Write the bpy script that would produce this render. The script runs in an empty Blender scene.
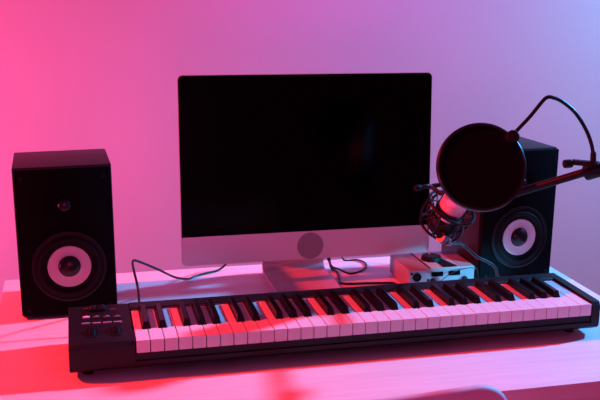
import bpy, bmesh, math, random
from mathutils import Vector, Matrix, Euler
random.seed(3)
S = bpy.context.scene
COL = S.collection
DZ = 0.74            # desk top above the floor

# ------------------------------------------------------------------ materials
def srgb(c):
    return [((v/255)/12.92 if v/255 <= .04045 else ((v/255+.055)/1.055)**2.4) for v in c]
def mat(name, rgb, rough=.5, metal=0., spec=.5, noise=None, bump=0., coat=0., scale=(1, 1, 1)):
    m = bpy.data.materials.new(name); m.use_nodes = True
    nt = m.node_tree; b = nt.nodes['Principled BSDF']
    c = (*srgb(rgb), 1)
    b.inputs['Base Color'].default_value = c
    b.inputs['Roughness'].default_value = rough
    b.inputs['Metallic'].default_value = metal
    b.inputs['Specular IOR Level'].default_value = spec
    b.inputs['Coat Weight'].default_value = coat
    if noise or bump:
        tc = nt.nodes.new('ShaderNodeTexCoord'); mp = nt.nodes.new('ShaderNodeMapping')
        mp.inputs['Scale'].default_value = scale
        nz = nt.nodes.new('ShaderNodeTexNoise'); nz.inputs['Scale'].default_value = noise[0] if noise else 200
        nz.inputs['Detail'].default_value = 5
        nt.links.new(tc.outputs['Object'], mp.inputs['Vector']); nt.links.new(mp.outputs[0], nz.inputs['Vector'])
        if noise:
            cr = nt.nodes.new('ShaderNodeValToRGB')
            k = noise[1]
            cr.color_ramp.elements[0].position = .3; cr.color_ramp.elements[1].position = .7
            cr.color_ramp.elements[0].color = (c[0]*(1-k), c[1]*(1-k), c[2]*(1-k), 1)
            cr.color_ramp.elements[1].color = (min(1, c[0]*(1+k)), min(1, c[1]*(1+k)), min(1, c[2]*(1+k)), 1)
            nt.links.new(nz.outputs['Fac'], cr.inputs['Fac']); nt.links.new(cr.outputs['Color'], b.inputs['Base Color'])
        if bump:
            bp = nt.nodes.new('ShaderNodeBump'); bp.inputs['Strength'].default_value = bump
            bp.inputs['Distance'].default_value = .002
            nt.links.new(nz.outputs['Fac'], bp.inputs['Height']); nt.links.new(bp.outputs[0], b.inputs['Normal'])
    return m
M = dict(
    wall=mat('wall_paint', (222, 220, 222), .9, noise=(2.2, .02), bump=.05),
    floor=mat('floor_wood', (150, 132, 118), .5, noise=(6, .15), scale=(.3, 4, 1)),
    desk=mat('desk_laminate', (226, 222, 220), .42, spec=.35, noise=(5, .06), scale=(1.2, 16, 1)),
    desk_edge=mat('desk_edge', (222, 216, 214), .5, noise=(5, .04), scale=(1, 1, 12)),
    leg=mat('desk_leg', (215, 212, 212), .5),
    vinyl=mat('black_vinyl', (30, 18, 23), .48, spec=.28, noise=(60, .12), scale=(1, 1, .08), bump=.1),
    baffle=mat('black_baffle', (9, 7, 9), .8, spec=.06),
    boom=mat('boom_paint', (9, 9, 11), .5, spec=.22),
    rubber=mat('black_rubber', (8, 8, 9), .6, spec=.15),
    cone=mat('white_cone', (205, 203, 205), .55),
    cone_dark=mat('dark_cone', (13, 12, 13), .6, spec=.3),
    dome=mat('dome', (10, 9, 10), .3, spec=.35),
    alu=mat('brushed_aluminium', (212, 208, 212), .42, metal=.35, noise=(4, .015)),
    badge=mat('grey_badge', (140, 136, 142), .4, metal=.3),
    glass=mat('screen_glass', (2, 2, 3), .12, spec=.06),
    case=mat('keyboard_case', (16, 13, 17), .5, spec=.3, noise=(300, .1)),
    white_key=mat('white_key', (226, 222, 224), .3, spec=.4),
    black_key=mat('black_key', (9, 8, 9), .32, spec=.45),
    felt=mat('red_felt', (110, 22, 30), .9),
    print=mat('panel_print', (205, 190, 200), .5),
    button=mat('grey_button', (70, 66, 72), .5),
    silver=mat('silver', (158, 155, 160), .42, metal=.2),
    chrome=mat('chrome', (120, 120, 126), .45, metal=.6),
    mesh=mat('pop_mesh', (6, 6, 8), .9, spec=.08),
    black_metal=mat('black_metal', (9, 9, 11), .34, spec=.35),
    plastic2=mat('knob_plastic', (14, 13, 15), .35),
    plastic=mat('black_plastic', (9, 8, 10), .5, spec=.25),
    cable=mat('cable_jacket', (12, 12, 14), .4),
    micwhite=mat('mic_body', (225, 205, 205), .4, metal=0),
    micgrille=mat('mic_grille', (120, 118, 120), .4, metal=.8),
    chair=mat('chair_shell', (205, 200, 205), .5, spec=.4),
    elastic=mat('elastic', (22, 20, 22), .7),
)

# ------------------------------------------------------------------ mesh helpers
def box(bm, c, s, rot=None, bev=0., seg=2):
    r = bmesh.ops.create_cube(bm, size=1)
    vs = r['verts']
    for v in vs:
        v.co = Vector((v.co.x*s[0], v.co.y*s[1], v.co.z*s[2]))
    if bev:
        es = {e for v in vs for e in v.link_edges}
        g = bmesh.ops.bevel(bm, geom=list(es), offset=bev, segments=seg, affect='EDGES', profile=.6)
        vs = list({v for f in g['faces'] for v in f.verts} | {v for v in vs if v.is_valid})
    for v in vs:
        co = v.co
        if rot: co = rot @ co
        v.co = co + Vector(c)
def frame_of(axis):
    a = Vector(axis).normalized()
    h = Vector((0, 0, 1)) if abs(a.z) < .95 else Vector((1, 0, 0))
    x = h.cross(a).normalized(); y = a.cross(x)
    return Matrix((x, y, a)).transposed()
def lathe(bm, prof, org=(0, 0, 0), axis=(0, 0, 1), n=48, closed=False):
    """prof: list of (r, h); revolved about axis through org."""
    F = frame_of(axis); org = Vector(org); rings = []
    for r, h in prof:
        if r < 1e-6: rings.append([bm.verts.new(org + F @ Vector((0, 0, h)))])
        else: rings.append([bm.verts.new(org + F @ Vector((r*math.cos(2*math.pi*i/n), r*math.sin(2*math.pi*i/n), h))) for i in range(n)])
    prs = list(zip(rings, rings[1:]))
    if closed: prs.append((rings[-1], rings[0]))
    for a, b in prs:
        for i in range(n):
            j = (i+1) % n
            if len(a) == 1 and len(b) == 1: continue
            if len(a) == 1: bm.faces.new((a[0], b[j], b[i]))
            elif len(b) == 1: bm.faces.new((a[i], a[j], b[0]))
            else: bm.faces.new((a[i], a[j], b[j], b[i]))
def torus(bm, org, axis, R, r, n=56, m=10):
    lathe(bm, [(R + r*math.cos(2*math.pi*k/m), r*math.sin(2*math.pi*k/m)) for k in range(m)], org, axis, n, closed=True)
def smooth_path(pts, sub=8):
    P = [Vector(p) for p in pts]; out = []
    for i in range(len(P)-1):
        p0 = P[max(i-1, 0)]; p1 = P[i]; p2 = P[i+1]; p3 = P[min(i+2, len(P)-1)]
        for k in range(sub):
            t = k/sub
            out.append(.5*((2*p1) + (p2-p0)*t + (2*p0-5*p1+4*p2-p3)*t*t + (3*p1-p0-3*p2+p3)*t**3))
    out.append(P[-1]); return out
def tube(bm, pts, r, n=12, smooth=True, sub=8):
    P = smooth_path(pts, sub) if smooth else [Vector(p) for p in pts]
    T = [(P[min(i+1, len(P)-1)] - P[max(i-1, 0)]).normalized() for i in range(len(P))]
    x = frame_of(T[0]).col[0].copy(); rings = []
    for i, (p, t) in enumerate(zip(P, T)):
        x = (x - t*x.dot(t)).normalized(); y = t.cross(x)
        rr = r(i/(len(P)-1)) if callable(r) else r
        rings.append([bm.verts.new(p + rr*(x*math.cos(2*math.pi*k/n) + y*math.sin(2*math.pi*k/n))) for k in range(n)])
    for a, b in zip(rings, rings[1:]):
        for i in range(n):
            j = (i+1) % n; bm.faces.new((a[i], a[j], b[j], b[i]))
    bm.faces.new(list(reversed(rings[0]))); bm.faces.new(rings[-1])
def prism(bm, outline, ext, mtx=None, top=None):
    """outline: list of 2D points, extruded from w=ext[0] to ext[1]; mtx maps (u,v,w)."""
    mtx = mtx or Matrix.Identity(4)
    top = top or outline
    a = [bm.verts.new(mtx @ Vector((u, v, ext[0]))) for u, v in outline]
    b = [bm.verts.new(mtx @ Vector((u, v, ext[1]))) for u, v in top]
    n = len(a)
    bm.faces.new(list(reversed(a))); bm.faces.new(b)
    for i in range(n):
        j = (i+1) % n; bm.faces.new((a[i], a[j], b[j], b[i]))
def rrect(x0, y0, x1, y1, r, seg=6, corners=(1, 1, 1, 1)):
    out = []
    for (cx, cy, a0, on) in ((x1-r, y0+r, -90, corners[0]), (x1-r, y1-r, 0, corners[1]), (x0+r, y1-r, 90, corners[2]), (x0+r, y0+r, 180, corners[3])):
        if on:
            for k in range(seg+1):
                a = math.radians(a0 + 90*k/seg); out.append((cx + r*math.cos(a), cy + r*math.sin(a)))
        else:
            a = math.radians(a0+45); out.append((cx + r*math.copysign(1, math.cos(a)), cy + r*math.copysign(1, math.sin(a))))
    return out
def obj(name, bm, m, parent=None, smooth=True, angle=35, bevel=0.):
    bmesh.ops.recalc_face_normals(bm, faces=bm.faces)
    me = bpy.data.meshes.new(name); bm.to_mesh(me); bm.free()
    me.materials.append(m)
    o = bpy.data.objects.new(name, me); COL.objects.link(o)
    if parent: o.parent = parent
    if smooth:
        for p in me.polygons: p.use_smooth = True
        me.set_sharp_from_angle(angle=math.radians(angle))
    if bevel:
        md = o.modifiers.new('bevel', 'BEVEL'); md.width = bevel; md.segments = 2; md.limit_method = 'ANGLE'; md.angle_limit = math.radians(40)
        md.harden_normals = False
    return o
def B(): return bmesh.new()
def thing(name, label, cat, loc, rotz=0., group=None):
    o = bpy.data.objects.new(name, None); COL.objects.link(o)
    o.empty_display_size = .05
    o.location = loc; o.rotation_euler = (0, 0, rotz); o['label'] = label; o['category'] = cat
    if group: o['group'] = group
    return o
def tag(o, label, cat, group=None):
    o['label'] = label; o['category'] = cat
    if group: o['group'] = group
    return o

# ------------------------------------------------------------------ room
WY = 2.62
bm = B(); box(bm, (.6, WY+.05, 1.2), (8.0, .1, 3.0)); o = obj('wall_back', bm, M['wall'], smooth=False); o['kind'] = 'structure'
bm = B(); box(bm, (.6, .6, -.05), (8.0, 4.04, .1)); o = obj('floor', bm, M['floor'], smooth=False); o['kind'] = 'structure'
bm = B(); box(bm, (.6, WY-.006, .04), (8.0, .012, .08), bev=.003); o = obj('baseboard_back', bm, M['leg'], smooth=False); o['kind'] = 'structure'

# ------------------------------------------------------------------ desk
DX0, DX1, DY0, DY1 = -.169, 1.08, 1.248, 2.006
desk = thing('desk', 'long white laminate desk that carries the keyboard, screen and speakers', 'desk', ((DX0+DX1)/2, (DY0+DY1)/2, 0))
w, d = DX1-DX0, DY1-DY0
bm = B(); box(bm, (0, 0, DZ-.014), (w, d, .028), bev=.0015); obj('desk_top', bm, M['desk'], desk)
bm = B(); box(bm, (0, -d/2+.012, DZ-.028-.05), (w-.004, .018, .10), bev=.0015); obj('apron', bm, M['desk_edge'], desk)
bm = B(); box(bm, (0, d/2-.03, DZ-.028-.05), (w-.12, .018, .10), bev=.0015); obj('apron', bm, M['desk_edge'], desk)
for sx in (-1, 1):
    for sy in (-1, 1):
        bm = B(); box(bm, (sx*(w/2-.035), sy*(d/2-.05), (DZ-.028)/2), (.05, .05, DZ-.028), bev=.003); obj('leg', bm, M['leg'], desk)

# ------------------------------------------------------------------ speakers
SW, SH, SD = .1850, .3005, .1836
def make_speaker(label):
    t = thing('studio_speaker', label, 'speaker', (0, 0, DZ), group='pair of black bookshelf speakers')
    H0 = .004
    bm = B(); box(bm, (SW/2, SD/2+.006, H0+(SH-H0)/2), (SW, SD-.012, SH-H0), bev=.0025); obj('cabinet', bm, M['vinyl'], t)
    # front baffle with holes shown as recessed rings
    bm = B(); box(bm, (SW/2, .007, H0+(SH-H0)/2), (SW-.004, .014, SH-H0-.004), bev=.003); obj('front_baffle', bm, M['baffle'], t)
    cz, cx = .103, SW/2+.003
    ax = (0, -1, 0)
    wf = B(); lathe(wf, [(.071, 0), (.071, .0022), (.069, .003), (.066, .0028), (.0645, .001), (.062, .001)], (cx, 0, cz), ax, 72)
    w_ = obj('woofer_frame', wf, M['plastic'], t)
    bm = B(); lathe(bm, [(.062, .001), (.060, .0025), (.0575, .0042), (.0548, .0048), (.052, .004), (.0500, .0022), (.0485, .0008), (.0470, .0012), (.0455, .0005), (.0435, .001), (.0412, .0004)], (cx, 0, cz), ax, 72)
    obj('rubber_surround', bm, M['rubber'], w_)
    bm = B(); lathe(bm, [(.0415, .0004), (.040, .0012), (.035, .0002), (.023, -.0005), (.021, 0.0003)], (cx, -.0006, cz), ax, 72)
    obj('woofer_cone', bm, M['cone'], w_)
    bm = B(); lathe(bm, [(.0215, .0005), (.021, .002), (.018, .0052), (.012, .0080), (.006, .0092), (0, .0096)], (cx, -.0006, cz), ax, 56)
    obj('dust_cap', bm, M['dome'], w_)
    tz = .226
    bm = B(); lathe(bm, [(.033, 0), (.033, .0006), (.0315, .0008), (.027, .0007), (.0225, .0004), (.0165, .0001), (.0160, .0010), (.0120, .0010)], (SW/2, 0, tz), ax, 64)
    tw = obj('tweeter_frame', bm, M['baffle'], t)
    bm = B(); lathe(bm, [(.0125, .0009), (.011, .0030), (.008, .0050), (.004, .0060), (0, .0063)], (SW/2, 0, tz), ax, 40); obj('tweeter_dome', bm, M['dome'], tw)
    for x, z in ((.016, .018), (SW-.016, .018), (.016, SH-.020), (SW-.016, SH-.020)):
        bm = B(); lathe(bm, [(.0042, 0), (.0042, .0016), (.0032, .0022), (.0012, .0016), (0, .0016)], (x, 0, z), ax, 20); obj('grille_peg', bm, M['rubber'], t)
    for x in (.02, SW-.02):
        for y in (.025, SD-.02):
            bm = B(); lathe(bm, [(0, 0), (.007, 0), (.007, .0045), (0, .0045)], (x, y, 0), (0, 0, 1), 20); obj('foot', bm, M['rubber'], t)
    return t
def copy_tree(o, parent=None):
    c = o.copy(); COL.objects.link(c)
    if parent: c.parent = parent
    for ch in list(o.children): copy_tree(ch, c)
    return c
sp = make_speaker('black speaker at the left end of the desk, its ring lit pink')
sp2 = copy_tree(sp)
sp.location = (-.1195, 1.742, DZ); sp.rotation_euler = (0, -.010, .03)
sp2.location = (.8520, 1.758, DZ); sp2.rotation_euler = (0, 0, .079)
sp2['label'] = 'black speaker at the right, half hidden behind the round pop filter'

# ------------------------------------------------------------------ all-in-one computer
IW, IH, CH = .5604, .404, .0625
comp = thing('desktop_computer', 'aluminium all-in-one computer with a dark screen, standing behind the keyboard', 'computer', (.2052+IW/2, 1.8445, DZ))
tilt = .0623
T4 = Matrix.Translation((0, 0, .0575)) @ Matrix.Rotation(-tilt, 4, 'X')
def panel_m(off=0.):   # (u right, v up, w back)
    return T4 @ Matrix(((1, 0, 0, -IW/2), (0, 0, 1, off), (0, 1, 0, 0), (0, 0, 0, 1)))
bm = B()
P = panel_m()
prism(bm, rrect(0, 0, IW, IH, .011), (.001, .0065), P)
# bulged back
rings = []
for (ins, w_) in ((0, .0065), (.03, .0095), (.08, .018), (.13, .027), (.17, .033)):
    rr = rrect(ins, ins*.8, IW-ins, IH-ins*.8, .011+ins*.3, 5)
    rings.append([bm.verts.new(P @ Vector((u, v, w_))) for u, v in rr])
for a, b in zip(rings, rings[1:]):
    n = len(a)
    for i in range(n): bm.faces.new((a[i], a[(i+1) % n], b[(i+1) % n], b[i]))
bm.faces.new(rings[-1])
obj('back_shell', bm, M['alu'], comp)
bm = B(); prism(bm, rrect(0, 0, IW, CH, .011, corners=(1, 0, 0, 1)), (-.0006, .001), P); ch = obj('chin', bm, M['alu'], comp)
bm = B(); prism(bm, rrect(.0012, CH, IW-.0012, IH-.0012, .0102, corners=(0, 1, 1, 0)), (-.0008, .001), P); obj('screen', bm, M['glass'], comp)
bm = B(); c0 = (IW/2+.002, CH*.47)
prism(bm, [(c0[0]+.0298*math.cos(2*math.pi*k/56), c0[1]+.0298*math.sin(2*math.pi*k/56)) for k in range(56)], (-.0012, -.0004), P)
bd = obj('badge', bm, M['badge'], ch); bd['label'] = 'plain round darker disc on the chin'
# foot and neck : one bent sheet
bm = B()
prof = [(-.085, .0), (-.085, .006), (.070, .0075), (.083, .011), (.090, .020), (.0875, .05), (.070, .10), (.050, .155), (.036, .175),
        (.040, .178), (.056, .158), (.077, .10), (.0955, .05), (.099, .02), (.094, .006), (.085, .0)]
sw = .145
Mx = Matrix(((0, 0, 1, -sw/2-.0145), (1, 0, 0, 0), (0, 1, 0, 0), (0, 0, 0, 1)))
prism(bm, prof, (0, sw), Mx)
obj('stand', bm, M['alu'], comp, angle=50, bevel=.001)

# ------------------------------------------------------------------ midi keyboard
KX, KY, ZK = .0802, 1.4262, .0668
kb = thing('midi_keyboard', 'long black 61 key keyboard controller lying across the desk', 'keyboard', (KX, KY, DZ))
KL, KR, KB_, KW = -.109, .846+.019, .1815, .846
KD = .145
# outer case : left block, right rim, rear bridge, front lip, floor
bm = B()
def sect(bm, pts, x0, x1):
    Mx = Matrix(((0, 0, 1, 0), (1, 0, 0, 0), (0, 1, 0, 0), (0, 0, 0, 1)))
    prism(bm, pts, (x0, x1), Mx)
sect(bm, [(.022, .010), (.005, .018), (.0015, .022), (0, .030), (0, .060), (.006, .0665), (.146, .0690), (KB_-.004, .0700), (KB_, .066), (KB_, .016), (KB_-.012, .010)], KL, -.0012)
lcase = obj('left_end', bm, M['case'], kb, angle=30, bevel=.0012)
bm = B()
sect(bm, [(.022, .010), (.005, .018), (.0015, .022), (.0005, .030), (.0005, .062), (.006, .0705), (.146, .0715), (KB_-.004, .0715), (KB_, .066), (KB_, .016), (KB_-.012, .010)], KW+.0012, KR)
obj('right_end', bm, M['case'], kb, angle=30, bevel=.0012)
bm = B()
sect(bm, [(KD+.0010, .012), (KD+.0010, .0700), (KD+.003, .0715), (KB_-.004, .0712), (KB_, .066), (KB_, .016), (KB_-.006, .012)], -.0012, KW+.0012)
obj('rear_bridge', bm, M['case'], kb, angle=30, bevel=.0006)
bm = B()
sect(bm, [(.022, .010), (.005, .018), (.0012, .022), (.0005, .0300), (.0035, .0305), (.0035, .0425), (.010, .0425), (.010, .016), (KD, .016), (KD, .010)], -.0012, KW+.0012)
obj('front_lip', bm, M['case'], kb, angle=30)
for x in (KL+.03, KW-.02):
    for y in (.040, KB_-.03):
        bm = B(); lathe(bm, [(0, 0), (.009, 0), (.009, .0105), (0, .0105)], (x, y, 0), (0, 0, 1), 20); obj('rubber_foot', bm, M['rubber'], kb)
bm = B(); box(bm, (KW/2, KD-.0006, .066), (KW-.002, .0012, .006)); obj('felt_strip', bm, M['felt'], kb)
# keys: C-based octaves, 36 white, 25 black
KP = KW/36
hasb = {0: 1, 1: 1, 2: 0, 3: 1, 4: 1, 5: 1, 6: 0}
boff = {0: -.0022, 1: .0022, 3: -.0026, 4: 0, 5: .0026}
BW = .0130
FR = .050
blacks = []
for i in range(35):
    if hasb[i % 7]: blacks.append((i, (i+1)*KP + boff[i % 7]))
bl = dict(blacks)
for i in range(36):
    g = .0007
    x0, x1 = i*KP+g, (i+1)*KP-g
    L = x0 if (i-1) not in bl else bl[i-1] + BW/2 + .0009
    R = x1 if i not in bl else bl[i] - BW/2 - .0009
    out = [(x0, 0), (x1, 0), (x1, FR-.001), (R, FR-.001), (R, KD-.001), (L, KD-.001), (L, FR-.001), (x0, FR-.001)]
    # drop duplicates where a side has no notch
    o2 = []
    for p in out:
        if not o2 or (abs(p[0]-o2[-1][0]) + abs(p[1]-o2[-1][1])) > 1e-5: o2.append(p)
    if abs(R-x1) < 1e-6: o2 = [p for p in o2 if not (abs(p[0]-x1) < 1e-6 and abs(p[1]-(FR-.001)) < 1e-6)]
    if abs(L-x0) < 1e-6: o2 = [p for p in o2 if not (abs(p[0]-x0) < 1e-6 and abs(p[1]-(FR-.001)) < 1e-6)]
    dz = random.uniform(-.0002, .0002)
    bm = B(); prism(bm, o2, (.0445, ZK+dz))
    obj('white_key', bm, M['white_key'], kb, smooth=False, bevel=.0006)
for i, cx in blacks:
    bm = B()
    z0, z1 = .050, ZK+.0115
    def R4(hw, y0, y1, z): return [(cx-hw, y0, z), (cx+hw, y0, z), (cx+hw, y1, z), (cx-hw, y1, z)]
    lv = [R4(BW/2, FR, KD-.001, z0), R4(BW/2, FR, KD-.001, ZK), R4(.0048, FR+.0055, KD-.001, z1)]
    V = [[bm.verts.new(p) for p in l] for l in lv]
    bm.faces.new(list(reversed(V[0]))); bm.faces.new(V[-1])
    for a, b in zip(V, V[1:]):
        for k in range(4): bm.faces.new((a[k], a[(k+1) % 4], b[(k+1) % 4], b[k]))
    obj('black_key', bm, M['black_key'], kb, smooth=False, bevel=.0009)
# left control panel (children of the left block)
def lx(x): return x-KX
def ly(y): return y-KY
PZ = lambda y: .0665 + (.0690-.0665)*(y-.006)/.14
for k, x in enumerate((.002, .019, .037, .055)):
    y = ly(1.546 - .008*k/3)
    bm = B(); box(bm, (lx(x), y, PZ(y)+.001), (.0125, .0075, .003), bev=.001)
    b_ = obj('button', bm, M['print'] if k == 0 else M['button'], lcase)
    if k == 0: b_['label'] = 'pale larger button'
    bm = B(); box(bm, (lx(x)+.001, y+.0085, PZ(y)+.0004), (.006, .0018, .0004)); obj('printed_mark', bm, M['print'], lcase, smooth=False)
for k, x in enumerate((.001, .019, .037, .055)):
    y = ly(1.5165 - .001*k)
    bm = B(); box(bm, (lx(x), y, PZ(y)+.001), (.0145, .0045, .003), bev=.0008); obj('button', bm, M['silver'], lcase)
bm = B(); box(bm, (lx(.048), ly(1.580), PZ(.15)+.0003), (.014, .0035, .0006)); obj('printed_mark', bm, M['felt'], lcase, smooth=False)
bm = B(); box(bm, (lx(.004), ly(1.592), PZ(.15)+.0003), (.016, .0025, .0006)); obj('printed_mark', bm, M['felt'], lcase, smooth=False)
# low selector block with two caps
bm = B(); prism(bm, rrect(lx(.006), ly(1.572), lx(.038), ly(1.590), .006), (.066, .0745)); kb2 = obj('selector_block', bm, M['plastic'], lcase, bevel=.001)
for x in (.014, .029):
    bm = B(); lathe(bm, [(0, 0), (.0062, 0), (.0056, .0030), (.004, .0042), (0, .0044)], (lx(x), ly(1.581), .0742), (0, 0, 1), 24); obj('knob', bm, M['plastic2'], kb2)

# wheels
for x in (.010, .050):
    y = ly(1.478)
    bm = B(); prism(bm, rrect(lx(x)-.011, y-.023, lx(x)+.011, y+.023, .004), (PZ(y)-.001, PZ(y)+.0006)); wl = obj('wheel_surround', bm, M['plastic'], lcase, bevel=.0006)
    bm = B()
    n = 40
    lathe(bm, [(0, -.0055), (.0155, -.0055), (.017, -.004), (.017, .004), (.0155, .0055), (0, .0055)], (lx(x), y, PZ(y)-.0085), (1, 0, 0), n)
    obj('control_wheel', bm, M['rubber'], wl)
# rear socket plug area
bm = B(); lathe(bm, [(0, 0), (.006, 0), (.006, .003), (0, .003)], (lx(.101), KB_-.001, .042), (0, 1, 0), 20); obj('rear_socket', bm, M['black_metal'], lcase)

# ------------------------------------------------------------------ audio interface
IWd, ID, IHt = .154, .122, .047
au = thing('audio_interface', 'silver audio interface box with a big black volume knob beside the right speaker', 'audio interface', (.684, 1.752, DZ))
bm = B(); box(bm, (IWd/2, ID/2, .004+(IHt-.004)/2), (IWd, ID, IHt-.004), bev=.002); obj('housing', bm, M['silver'], au)
bm = B(); prism(bm, [(.052, .002), (.118, .002), (.118, ID-.002), (.052, ID-.002)], (IHt-.0004, IHt+.0006)); obj('top_inlay', bm, M['alu'], au, smooth=False)
bm = B(); prism(bm, [(.0485, .001), (.0515, .001), (.0515, ID-.002), (.0485, ID-.002)], (IHt-.0004, IHt+.0008)); obj('seam', bm, M['rubber'], au, smooth=False)
bm = B(); prism(bm, [(.080, .003), (.116, .003), (.098, .085), (.080, .085)], (IHt+.0004, IHt+.0010)); pn = obj('knob_shadow_wedge', bm, M['plastic'], au, smooth=False)  # shadow beside the volume knob, put in as a thin black wedge
bm = B(); lathe(bm, [(0, 0), (.0225, 0), (.0225, .003), (.0215, .0085), (.0195, .0100), (.006, .0100), (0, .0100)], (.076, .062, IHt+.0008), (0, 0, 1), 48); kn = obj('volume_knob', bm, M['plastic'], au)
bm = B(); box(bm, (.076, .074, IHt+.0110), (.002, .009, .0006)); obj('pointer', bm, M['print'], kn, smooth=False)
bm = B(); prism(bm, rrect(.002, .006, IWd-.002, IHt-.002, .003), (-.0015, .002), Matrix(((1, 0, 0, 0), (0, 0, 1, 0), (0, 1, 0, 0), (0, 0, 0, 1)))); obj('front_panel', bm, M['silver'], au, bevel=.0005)
bm = B(); lathe(bm, [(.0098, 0), (.0098, .0022), (.0085, .003), (.0072, .0022), (.0065, .0005), (0, .0005)], (.0185, -.0014, .030), (0, -1, 0), 32); obj('jack_socket', bm, M['rubber'], au)
for x in (.006, .0445):
    bm = B(); lathe(bm, [(0, 0), (.0026, 0), (.0026, .0012), (0, .0014)], (x, -.0014, .0385 if x < .02 else .022), (0, -1, 0), 16); obj('screw' if x < .02 else 'switch', bm, M['rubber'], au)
for x0 in (.052, .092):
    bm = B(); box(bm, (x0+.0135, -.0022, .0345), (.027, .0015, .0105), bev=.0006); dp = obj('display_window', bm, M['glass'], au)
for x in (.056, .130):
    bm = B(); lathe(bm, [(0, 0), (.0062, 0), (.0056, .007), (0, .0075)], (x, -.0014, .020), (0, -1, 0), 24); obj('gain_knob', bm, M['plastic'], au)
for x in (.015, IWd-.015):
    for y in (.015, ID-.015):
        bm = B(); lathe(bm, [(0, 0), (.006, 0), (.006, .0045), (0, .0045)], (x, y, 0), (0, 0, 1), 16); obj('foot', bm, M['rubber'], au)

# ------------------------------------------------------------------ boom stand, shock mount, microphone, pop filter
AXM = Vector((.27, -.45, .85)).normalized()      # microphone axis, tail to head
MT = Vector((.687, 1.570, .2165))                # tail of the microphone (above desk)
def pz(p): return Vector((p[0], p[1], p[2]+DZ))
BL = Vector((.744, 1.560, .236)); BRr = Vector((.915, 1.42, .329))
bdir = (BRr-Vector((.822, 1.52, .268))).normalized()
BE = BRr + bdir*.46
bx, by = BE.x, BE.y
bs = thing('microphone_stand', 'black boom stand whose tube reaches in from the right over the desk', 'microphone stand', (bx, by, 0))
ori = Vector((bx, by, 0))
bm = B(); tube(bm, [pz(BRr+bdir*.72)-ori, pz(Vector((.795, 1.535, .258)))-ori], .0076, 20, smooth=False); arm = obj('boom_tube', bm, M['boom'], bs)
bm = B(); tube(bm, [pz(Vector((.800, 1.531, .259)))-ori, pz(Vector((.775, 1.545, .246)))-ori, pz(BL)-ori], .0055, 16); obj('boom_tip', bm, M['black_metal'], arm)
bm = B(); tube(bm, [pz(BRr+bdir*.72)-ori, pz(BRr+bdir*.66)-ori], .02, 24, smooth=False); obj('counterweight', bm, M['black_metal'], arm)
ztop = BE.z+DZ-.01
bm = B(); tube(bm, [(0, 0, .12), (0, 0, ztop)], .011, 20, smooth=False); obj('pole', bm, M['black_metal'], bs)
bm = B(); lathe(bm, [(0, -.022), (.020, -.022), (.022, -.016), (.022, .016), (.020, .022), (0, .022)], (0, 0, ztop+.005), (0, 1, 0), 28); obj('swivel_joint', bm, M['plastic'], bs)
bm = B(); lathe(bm, [(0, 0), (.016, 0), (.018, .01), (.018, .05), (.014, .06), (0, .06)], (0, 0, .62), (0, 0, 1), 24); obj('collar', bm, M['plastic'], bs)
bm = B(); lathe(bm, [(0, 0), (.024, 0), (.026, .01), (.026, .05), (.018, .06), (0, .06)], (0, 0, .10), (0, 0, 1), 24); obj('leg_hub', bm, M['plastic'], bs)
for k in range(3):
    a = math.radians(20+120*k)
    bm = B(); tube(bm, [(.018*math.cos(a), .018*math.sin(a), .13), (.28*math.cos(a), .28*math.sin(a), .010)], .008, 14, smooth=False); lg = obj('leg', bm, M['black_metal'], bs)
    bm = B(); tube(bm, [(.26*math.cos(a), .26*math.sin(a), .0195), (.292*math.cos(a), .292*math.sin(a), .0105)], .0105, 14, smooth=False); obj('rubber_foot', bm, M['rubber'], lg)

# shock mount
sm = thing('shock_mount', 'black spider shock mount with elastic bands round the microphone tail', 'shock mount', tuple(pz(MT)))
def mt(axial, radial=0, ang=0, base=-.012):    # local coordinates about mic axis
    axial += base
    F = frame_of(AXM); a = math.radians(ang)
    return AXM*axial + F @ Vector((radial*math.cos(a), radial*math.sin(a), 0))
bm = B(); torus(bm, mt(.030), AXM, .0475, .0028); obj('outer_ring', bm, M['black_metal'], sm)
bm = B(); torus(bm, mt(-.022), AXM, .0400, .0028); obj('outer_ring', bm, M['black_metal'], sm)
for k in range(6):
    a = 60*k+12
    bm = B(); tube(bm, [mt(.030, .0475, a), mt(.010, .0505, a+6), mt(-.008, .047, a+9), mt(-.022, .040, a+12)], .0026, 10, sub=4); obj('strut', bm, M['black_metal'], sm)
bm = B(); lathe(bm, [(.0262, -.006), (.0305, -.006), (.0315, 0), (.0305, .010), (.0262, .010)], mt(-.004), AXM, 40, closed=True); obj('inner_cradle', bm, M['plastic'], sm)
bm = B(); lathe(bm, [(.0262, 0), (.0295, 0), (.0295, .008), (.0262, .008)], mt(.020), AXM, 40, closed=True); obj('inner_cradle', bm, M['plastic'], sm)
bm = B(); lathe(bm, [(0, -.030), (.0185, -.030), (.028, -.022), (.031, -.010), (.0262, -.006), (.0262, -.0045), (0, -.0045)], mt(0), AXM, 40); obj('base_cup', bm, M['plastic'], sm)
for (h1, h2, off) in ((.030, -.002, 0), (-.022, .002, 15), (.030, .022, 22)):
    for k in range(6):
        a = 60*k+off
        bm = B(); tube(bm, [mt(h1, .0475 if h1 > 0 else .040, a), mt(h2, .0305, a+24)], .0013, 8, smooth=False); obj('elastic_band', bm, M['elastic'], sm)
        bm = B(); tube(bm, [mt(h2, .0305, a+24), mt(h1, .0475 if h1 > 0 else .040, a+48)], .0013, 8, smooth=False); obj('elastic_band', bm, M['elastic'], sm)
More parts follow.
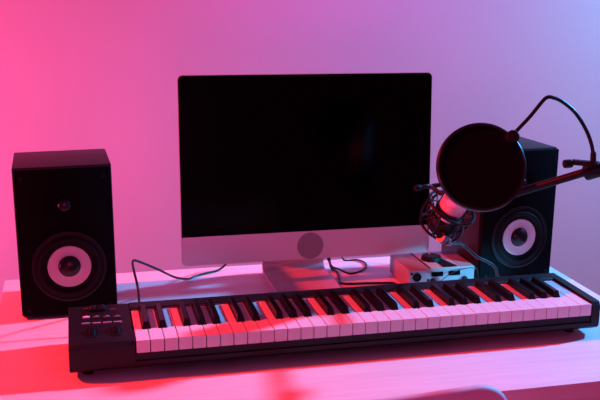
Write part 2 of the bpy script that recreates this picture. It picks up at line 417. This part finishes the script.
# side lever at upper left and the swivel that takes the boom at the right
MTl = MT
lev = [Vector((.664, 1.552, .262))-MTl, Vector((.640, 1.535, .279))-MTl, Vector((.622, 1.520, .286))-MTl, Vector((.602, 1.515, .285))-MTl]
bm = B(); tube(bm, lev, lambda t: .0035+.001*math.sin(3*t), 12); lv_ = obj('side_lever', bm, M['black_metal'], sm)
bm = B(); lathe(bm, [(0, -.006), (.005, -.006), (.006, -.003), (.006, .003), (.005, .006), (0, .006)], lev[-1], (1, .2, .1), 20); obj('lever_knob', bm, M['plastic'], lv_)
bm = B(); box(bm, Vector((.654, 1.540, .283))-MTl, (.028, .010, .007), rot=Euler((0, -.1, 0)).to_matrix(), bev=.002); obj('side_bracket', bm, M['black_metal'], sm)
bm = B(); lathe(bm, [(0, -.011), (.009, -.011), (.011, -.008), (.011, .008), (.009, .011), (0, .011)], BL-MTl, (0, 1, .1), 26); obj('swivel', bm, M['plastic'], sm)

# microphone
mc = thing('condenser_microphone', 'pale condenser microphone held in the shock mount behind the pop filter', 'microphone', tuple(pz(MT)))
bm = B(); lathe(bm, [(0, -.004), (.0235, -.004), (.0255, -.001), (.0255, .085), (.0245, .088), (0, .088)], mt(0, base=0), AXM, 48); obj('mic_body', bm, M['micwhite'], mc)
bm = B(); lathe(bm, [(0, .088), (.0235, .088), (.0235, .130), (.0215, .140), (.014, .148), (0, .150)], mt(0, base=0), AXM, 48); obj('mic_grille', bm, M['micgrille'], mc)
bm = B(); torus(bm, mt(.089, base=0), AXM, .0243, .0015); obj('grille_band', bm, M['silver'], mc)
# connector + cable
c0 = Vector((.662, 1.540, .181)); c1 = Vector((.694, 1.562, .160))
ad = (c1-c0).normalized()
cb = thing('microphone_cable', 'black microphone cable with a metal plug running from the mic tail down behind the keyboard', 'cable', tuple(pz(c0)))
bm = B(); lathe(bm, [(0, 0), (.0092, 0), (.0092, .016), (.0085, .018), (.0085, .030), (.006, .040), (0, .040)], (0, 0, 0), ad, 28); obj('plug', bm, M['chrome'], cb)
bm = B(); lathe(bm, [(.0094, 0), (.0101, 0), (.0101, .004), (.0094, .004)], ad*.016, ad, 28, closed=True); obj('plug_ring', bm, M['felt'], cb)
cpts = [c0+ad*.038, (.722, 1.595, .150), (.744, 1.625, .140), (.768, 1.640, .121), (.795, 1.65, .100), (.823, 1.66, .085), (.846, 1.667, .066), (.860, 1.675, .022), (.885, 1.685, .0035), (.95, 1.69, .0035)]
bm = B(); tube(bm, [Vector(p)-c0 for p in cpts], .0031, 12); obj('cord', bm, M['cable'], cb)
bm = B(); tube(bm, [(.679-c0.x, 1.580-c0.y, .193-c0.z), (0, 0, 0), ad*.004], .0072, 16, smooth=False); obj('plug_elbow', bm, M['plastic'], cb)

# pop filter
PC = Vector((.6805, 1.42, .340))
# viewer-facing normal, leaning up and to the right
tocam = (Vector((0, 0, .644))-PC).normalized()
rt = Vector((.9706, -.2404, 0)); upv = rt.cross(-tocam).normalized()*1
if upv.z < 0: upv = -upv
NP = (tocam + .20*rt + .16*upv).normalized()
pf = thing('pop_filter', 'large round black pop filter in front of the microphone on a bent gooseneck', 'pop filter', tuple(pz(PC)))
RP = .0760
bm = B(); lathe(bm, [(RP-.0035, .0045), (RP, .005), (RP+.0018, .003), (RP+.0025, -.004), (RP+.001, -.0085), (RP-.003, -.009), (RP-.005, -.007)], (0, 0, 0), NP, 96, closed=True); obj('hoop', bm, M['black_metal'], pf)
bm = B(); lathe(bm, [(0, .0010), (RP-.0045, .0010), (RP-.0045, -.0010), (0, -.0010)], (0, 0, 0), NP, 96); obj('mesh_screen', bm, M['mesh'], pf)
bm = B(); lathe(bm, [(0, -.0050), (RP-.0045, -.0050), (RP-.0045, -.0062), (0, -.0062)], (0, 0, 0), NP, 96); obj('mesh_screen', bm, M['mesh'], pf)
K0 = Vector((.7335, 1.418, .3905))-PC
bm = B(); lathe(bm, [(0, -.012), (.010, -.012), (.0118, -.009), (.0118, .009), (.010, .012), (0, .012)], K0, NP, 28); obj('hoop_clamp', bm, M['plastic'], pf)
gp = [(.7380, 1.42, .3965), (.752, 1.42, .4110), (.767, 1.42, .4265), (.781, 1.42, .4435), (.790, 1.42, .4540), (.797, 1.42, .4590), (.806, 1.42, .4590), (.826, 1.42, .4515), (.852, 1.418, .4320), (.874, 1.416, .4030), (.8865, 1.413, .3760), (.892, 1.410, .350)]
bm = B(); tube(bm, [Vector(p)-PC for p in gp], .0034, 14); obj('gooseneck', bm, M['black_metal'], pf)
g1 = Vector((.892, 1.410, .350))-PC
bm = B(); lathe(bm, [(0, 0), (.0052, 0), (.0052, .020), (.004, .024), (0, .024)], g1+Vector((0, 0, -.012)), (-.08, 0, 1), 20); obj('gooseneck_sleeve', bm, M['plastic'], pf)
# clamp around boom
cc = BRr + bdir*(-.015)
clm = cc-PC
R = frame_of(bdir)
bm = B(); lathe(bm, [(.0079, -.015), (.0135, -.015), (.0145, -.012), (.0145, .012), (.0135, .015), (.0079, .015)], clm, bdir, 32, closed=True); cl = obj('boom_clamp', bm, M['plastic'], pf)
bm = B(); box(bm, Vector((.878, 1.418, .3405))-PC, (.040, .016, .009), rot=Euler((0, 0.05, -.4)).to_matrix(), bev=.002); obj('clamp_bracket', bm, M['plastic'], pf)
kn0 = Vector((.853, 1.428, .3380))-PC
bm = B()
pr = [(0, -.009), (.006, -.009), (.0078, -.007), (.0078, .005), (.006, .008), (0, .009)]
lathe(bm, pr, kn0, (1, -.3, .1), 10); obj('clamp_screw', bm, M['plastic'], pf, smooth=False)

# ------------------------------------------------------------------ cables behind the keyboard
def cable(name, pts, r, label, cat='cable'):
    P0 = Vector(pts[0]); o_ = B(); tube(o_, [Vector(p)-P0 for p in pts], r, 12)
    o = obj(name, o_, M['cable']); o.location = pz(P0); tag(o, label, cat); return o
cable('usb_cable', [(.101, 1.612, .042), (.101, 1.640, .052), (.099, 1.655, .085), (.093, 1.662, .118), (.094, 1.676, .1285), (.108, 1.700, .118), (.150, 1.76, .080), (.190, 1.84, .036), (.226, 1.915, .006), (.245, 1.940, .0032), (.270, 1.955, .0032), (.310, 1.975, .006), (.345, 1.975, .045), (.372, 1.935, .090), (.385, 1.905, .110)],
      .0024, 'black cable arching up from the keyboard back left of the screen')
cable('power_cable', [(.545, 1.925, .090), (.556, 1.935, .040), (.561, 1.935, .006), (.566, 1.905, .0032), (.560, 1.86, .0032), (.553, 1.825, .0032), (.575, 1.815, .0032), (.606, 1.812, .0032), (.640, 1.806, .0032), (.668, 1.799, .0032), (.670, 1.77, .0032)],
      .0027, 'black cable dropping from the screen stand and running along the keyboard back')
cable('looped_cable', [(.535, 1.935, .095), (.548, 1.95, .050), (.560, 1.93, .012), (.572, 1.905, .0090), (.592, 1.888, .0028), (.620, 1.897, .0028), (.644, 1.925, .0028), (.652, 1.960, .0028), (.640, 1.985, .0028), (.610, 1.990, .0028), (.600, 1.975, .030), (.596, 1.93, .085), (.59, 1.905, .11)],
      .0022, 'thin black cable curling in a loop between screen stand and audio interface')
cable('patch_lead', [(.752, 1.7435, .020), (.754, 1.738, .023), (.768, 1.737, .034), (.790, 1.739, .043), (.812, 1.742, .046), (.832, 1.745, .046), (.843, 1.747, .038), (.8445, 1.746, .015), (.846, 1.74, .002)],
      .0009, 'thin dark lead hanging across the front of the audio interface')

# ------------------------------------------------------------------ chair in front of the desk
chr_ = thing('desk_chair', 'pale moulded chair whose rounded backrest top shows at the bottom of the desk', 'chair', (.343, 1.05, 0), 0)
CWh = .232
zt = .1025+DZ
bm = B()
nu, nv = 40, 26
def shell(u, v, th):
    # u -1..1 across, v 0..1 up; superellipse upper corners
    z = .47 + (zt-.47)*v
    wv = CWh*(.88+.12*v)
    y = .035 - .20*(1-v)*0 - .055*(1-(u*u))*1.0*0 + .045*(u*u) + .05*(1-v)
    return Vector((u*wv, y+th-.045, z))
rr = .055
def outline():
    pts = []
    for k in range(13):
        a = math.radians(90*k/12); pts.append((CWh-rr+rr*math.sin(a), zt-rr+rr*math.cos(a)))
    return pts
def wlim(z):
    base = CWh*(.86+.14*min(1, (z-.47)/.12))
    if z > zt-rr: 
        q = (z-(zt-rr))/rr; return base-rr+rr*math.sqrt(max(0, 1-q*q))
    return base
zs = [.47+(zt-rr-.47)*k/14 for k in range(15)] + [zt-rr+rr*math.sin(math.radians(90*k/10)) for k in range(1, 11)]
grid = {}
for side, th in ((0, -.004), (1, .004)):
    for j, z in enumerate(zs):
        W_ = wlim(z)
        for i in range(nu+1):
            x = W_*(-1+2*i/nu); v = (z-.47)/(zt-.47)
            y = .020*(x/CWh)**2 + .035*(1-v)**1.5
            grid[side, j, i] = bm.verts.new((x, y+th, z))
nj = len(zs)-1
for side in (0, 1):
    for j in range(nj):
        for i in range(nu):
            bm.faces.new((grid[side, j, i], grid[side, j, i+1], grid[side, j+1, i+1], grid[side, j+1, i]))
for j in range(nj):
    for i in (0, nu): bm.faces.new((grid[0, j, i], grid[0, j+1, i], grid[1, j+1, i], grid[1, j, i]))
for j in (0, nj):
    for i in range(nu): bm.faces.new((grid[0, j, i], grid[1, j, i], grid[1, j, i+1], grid[0, j, i+1]))
obj('backrest', bm, M['chair'], chr_, angle=60)
rim = []
for z in zs: rim.append((wlim(z), z))
path = [(x, .020*(x/CWh)**2 + .035*(1-(z-.47)/(zt-.47))**1.5, z) for x, z in rim]
path += [(x*k_, .020*(x*k_/CWh)**2, zt) for k_ in (.6, .2, -.2, -.6) for x in (rim[-1][0],)]
path += [(-x, .020*(x/CWh)**2 + .035*(1-(z-.47)/(zt-.47))**1.5, z) for x, z in reversed(rim)]
bm = B(); tube(bm, path, .0062, 12, smooth=False); obj('backrest_rim', bm, M['chair'], chr_, angle=60)
bm = B(); prism(bm, rrect(-.215, .02, .215, .43, .06), (.445, .457)); obj('seat', bm, M['chair'], chr_, bevel=.004)
for sx in (-1, 1):
    for (y0, y1) in ((.07, .03), (.37, .42)):
        bm = B(); tube(bm, [(sx*.17, y0, .448), (sx*.20, y1, .012)], .011, 16, smooth=False); lg = obj('leg', bm, M['leg'], chr_)
        bm = B(); lathe(bm, [(0, 0), (.014, 0), (.014, .016), (0, .016)], (sx*.20, y1, 0), (0, 0, 1), 16); obj('foot_cap', bm, M['rubber'], lg)
for sx in (-1, 1):
    bm = B(); tube(bm, [(sx*.13, .10, .448), (sx*.13, .045, .452), (sx*.13, .030, .50), (sx*.13, .022, .60)], .009, 12); obj('back_support', bm, M['leg'], chr_)

# ------------------------------------------------------------------ camera
fpx, H = 903.52, .64378+DZ
fw = Vector((.23661228, .94366229, -.2313355)); rr_ = Vector((.97059561, -.24041484, .01203629)); uu = Vector((.04425829, .22738116, .97279958))
cd = bpy.data.cameras.new('camera'); cam = bpy.data.objects.new('camera', cd); COL.objects.link(cam)
Rm = Matrix((rr_, uu, -fw)).transposed()
cam.matrix_world = Matrix.Translation((0, 0, H)) @ Rm.to_4x4()
cd.sensor_width = 36; cd.lens = fpx*36/600; cd.clip_start = .05
cd.dof.use_dof = True; cd.dof.focus_distance = 1.72; cd.dof.aperture_fstop = 9
S.camera = cam

# ------------------------------------------------------------------ lights
def lamp(name, loc, col, power, rad):
    l = bpy.data.lights.new(name, 'POINT'); l.color = col; l.energy = power; l.shadow_soft_size = rad
    o = bpy.data.objects.new(name, l); COL.objects.link(o); o.location = (loc[0], loc[1], loc[2]+DZ); return o
def spot(name, loc, aim, col, power, rad, cone, blend):
    l = bpy.data.lights.new(name, 'SPOT'); l.color = col; l.energy = power; l.shadow_soft_size = rad
    l.spot_size = math.radians(cone); l.spot_blend = blend
    o = bpy.data.objects.new(name, l); COL.objects.link(o); o.location = (loc[0], loc[1], loc[2]+DZ)
    dv = Vector(aim)-Vector(loc); o.rotation_euler = dv.to_track_quat('-Z', 'Y').to_euler(); return o
spot('red_lamp', (-2.50, 1.88, 2.20), (.40, 1.45, 0), (1, .02, .01), 1000, .06, 32, .4)
spot('blue_lamp', (3.95, 2.08, 1.98), (.45, 1.45, 0), (.03, .37, .95), 1480, .08, 32, .4)
spot('cyan_lamp', (1.70, .98, .34), (.835, 1.745, .010), (.01, .42, .75), 260, .02, 8.5, .6)
spot('pink_wall_wash', (-1.45, 1.75, -.06), (0, 2.62, .68), (1, .05, .24), 215, .2, 100, 1)
spot('violet_wall_wash', (.85, 2.10, 1.60), (.85, 2.62, .50), (.4, .06, 1), 28, .2, 80, 1)
spot('front_fill', (.1, -.7, .25), (.5, 1.8, .1), (1, .05, .30), 40, .25, 60, 1)
spot('blue_wall_wash', (2.65, 1.95, 1.30), (1.70, 2.62, .40), (.12, .46, .95), 200, .2, 84, 1)
W = bpy.data.worlds.new('world'); S.world = W; W.use_nodes = True
bg = W.node_tree.nodes['Background']; bg.inputs['Color'].default_value = (.21, .025, .10, 1); bg.inputs['Strength'].default_value = 1.0

S.view_settings.view_transform = 'Standard'; S.view_settings.look = 'None'
S.view_settings.exposure = 0; S.view_settings.gamma = 1; S.view_settings.use_curve_mapping = False
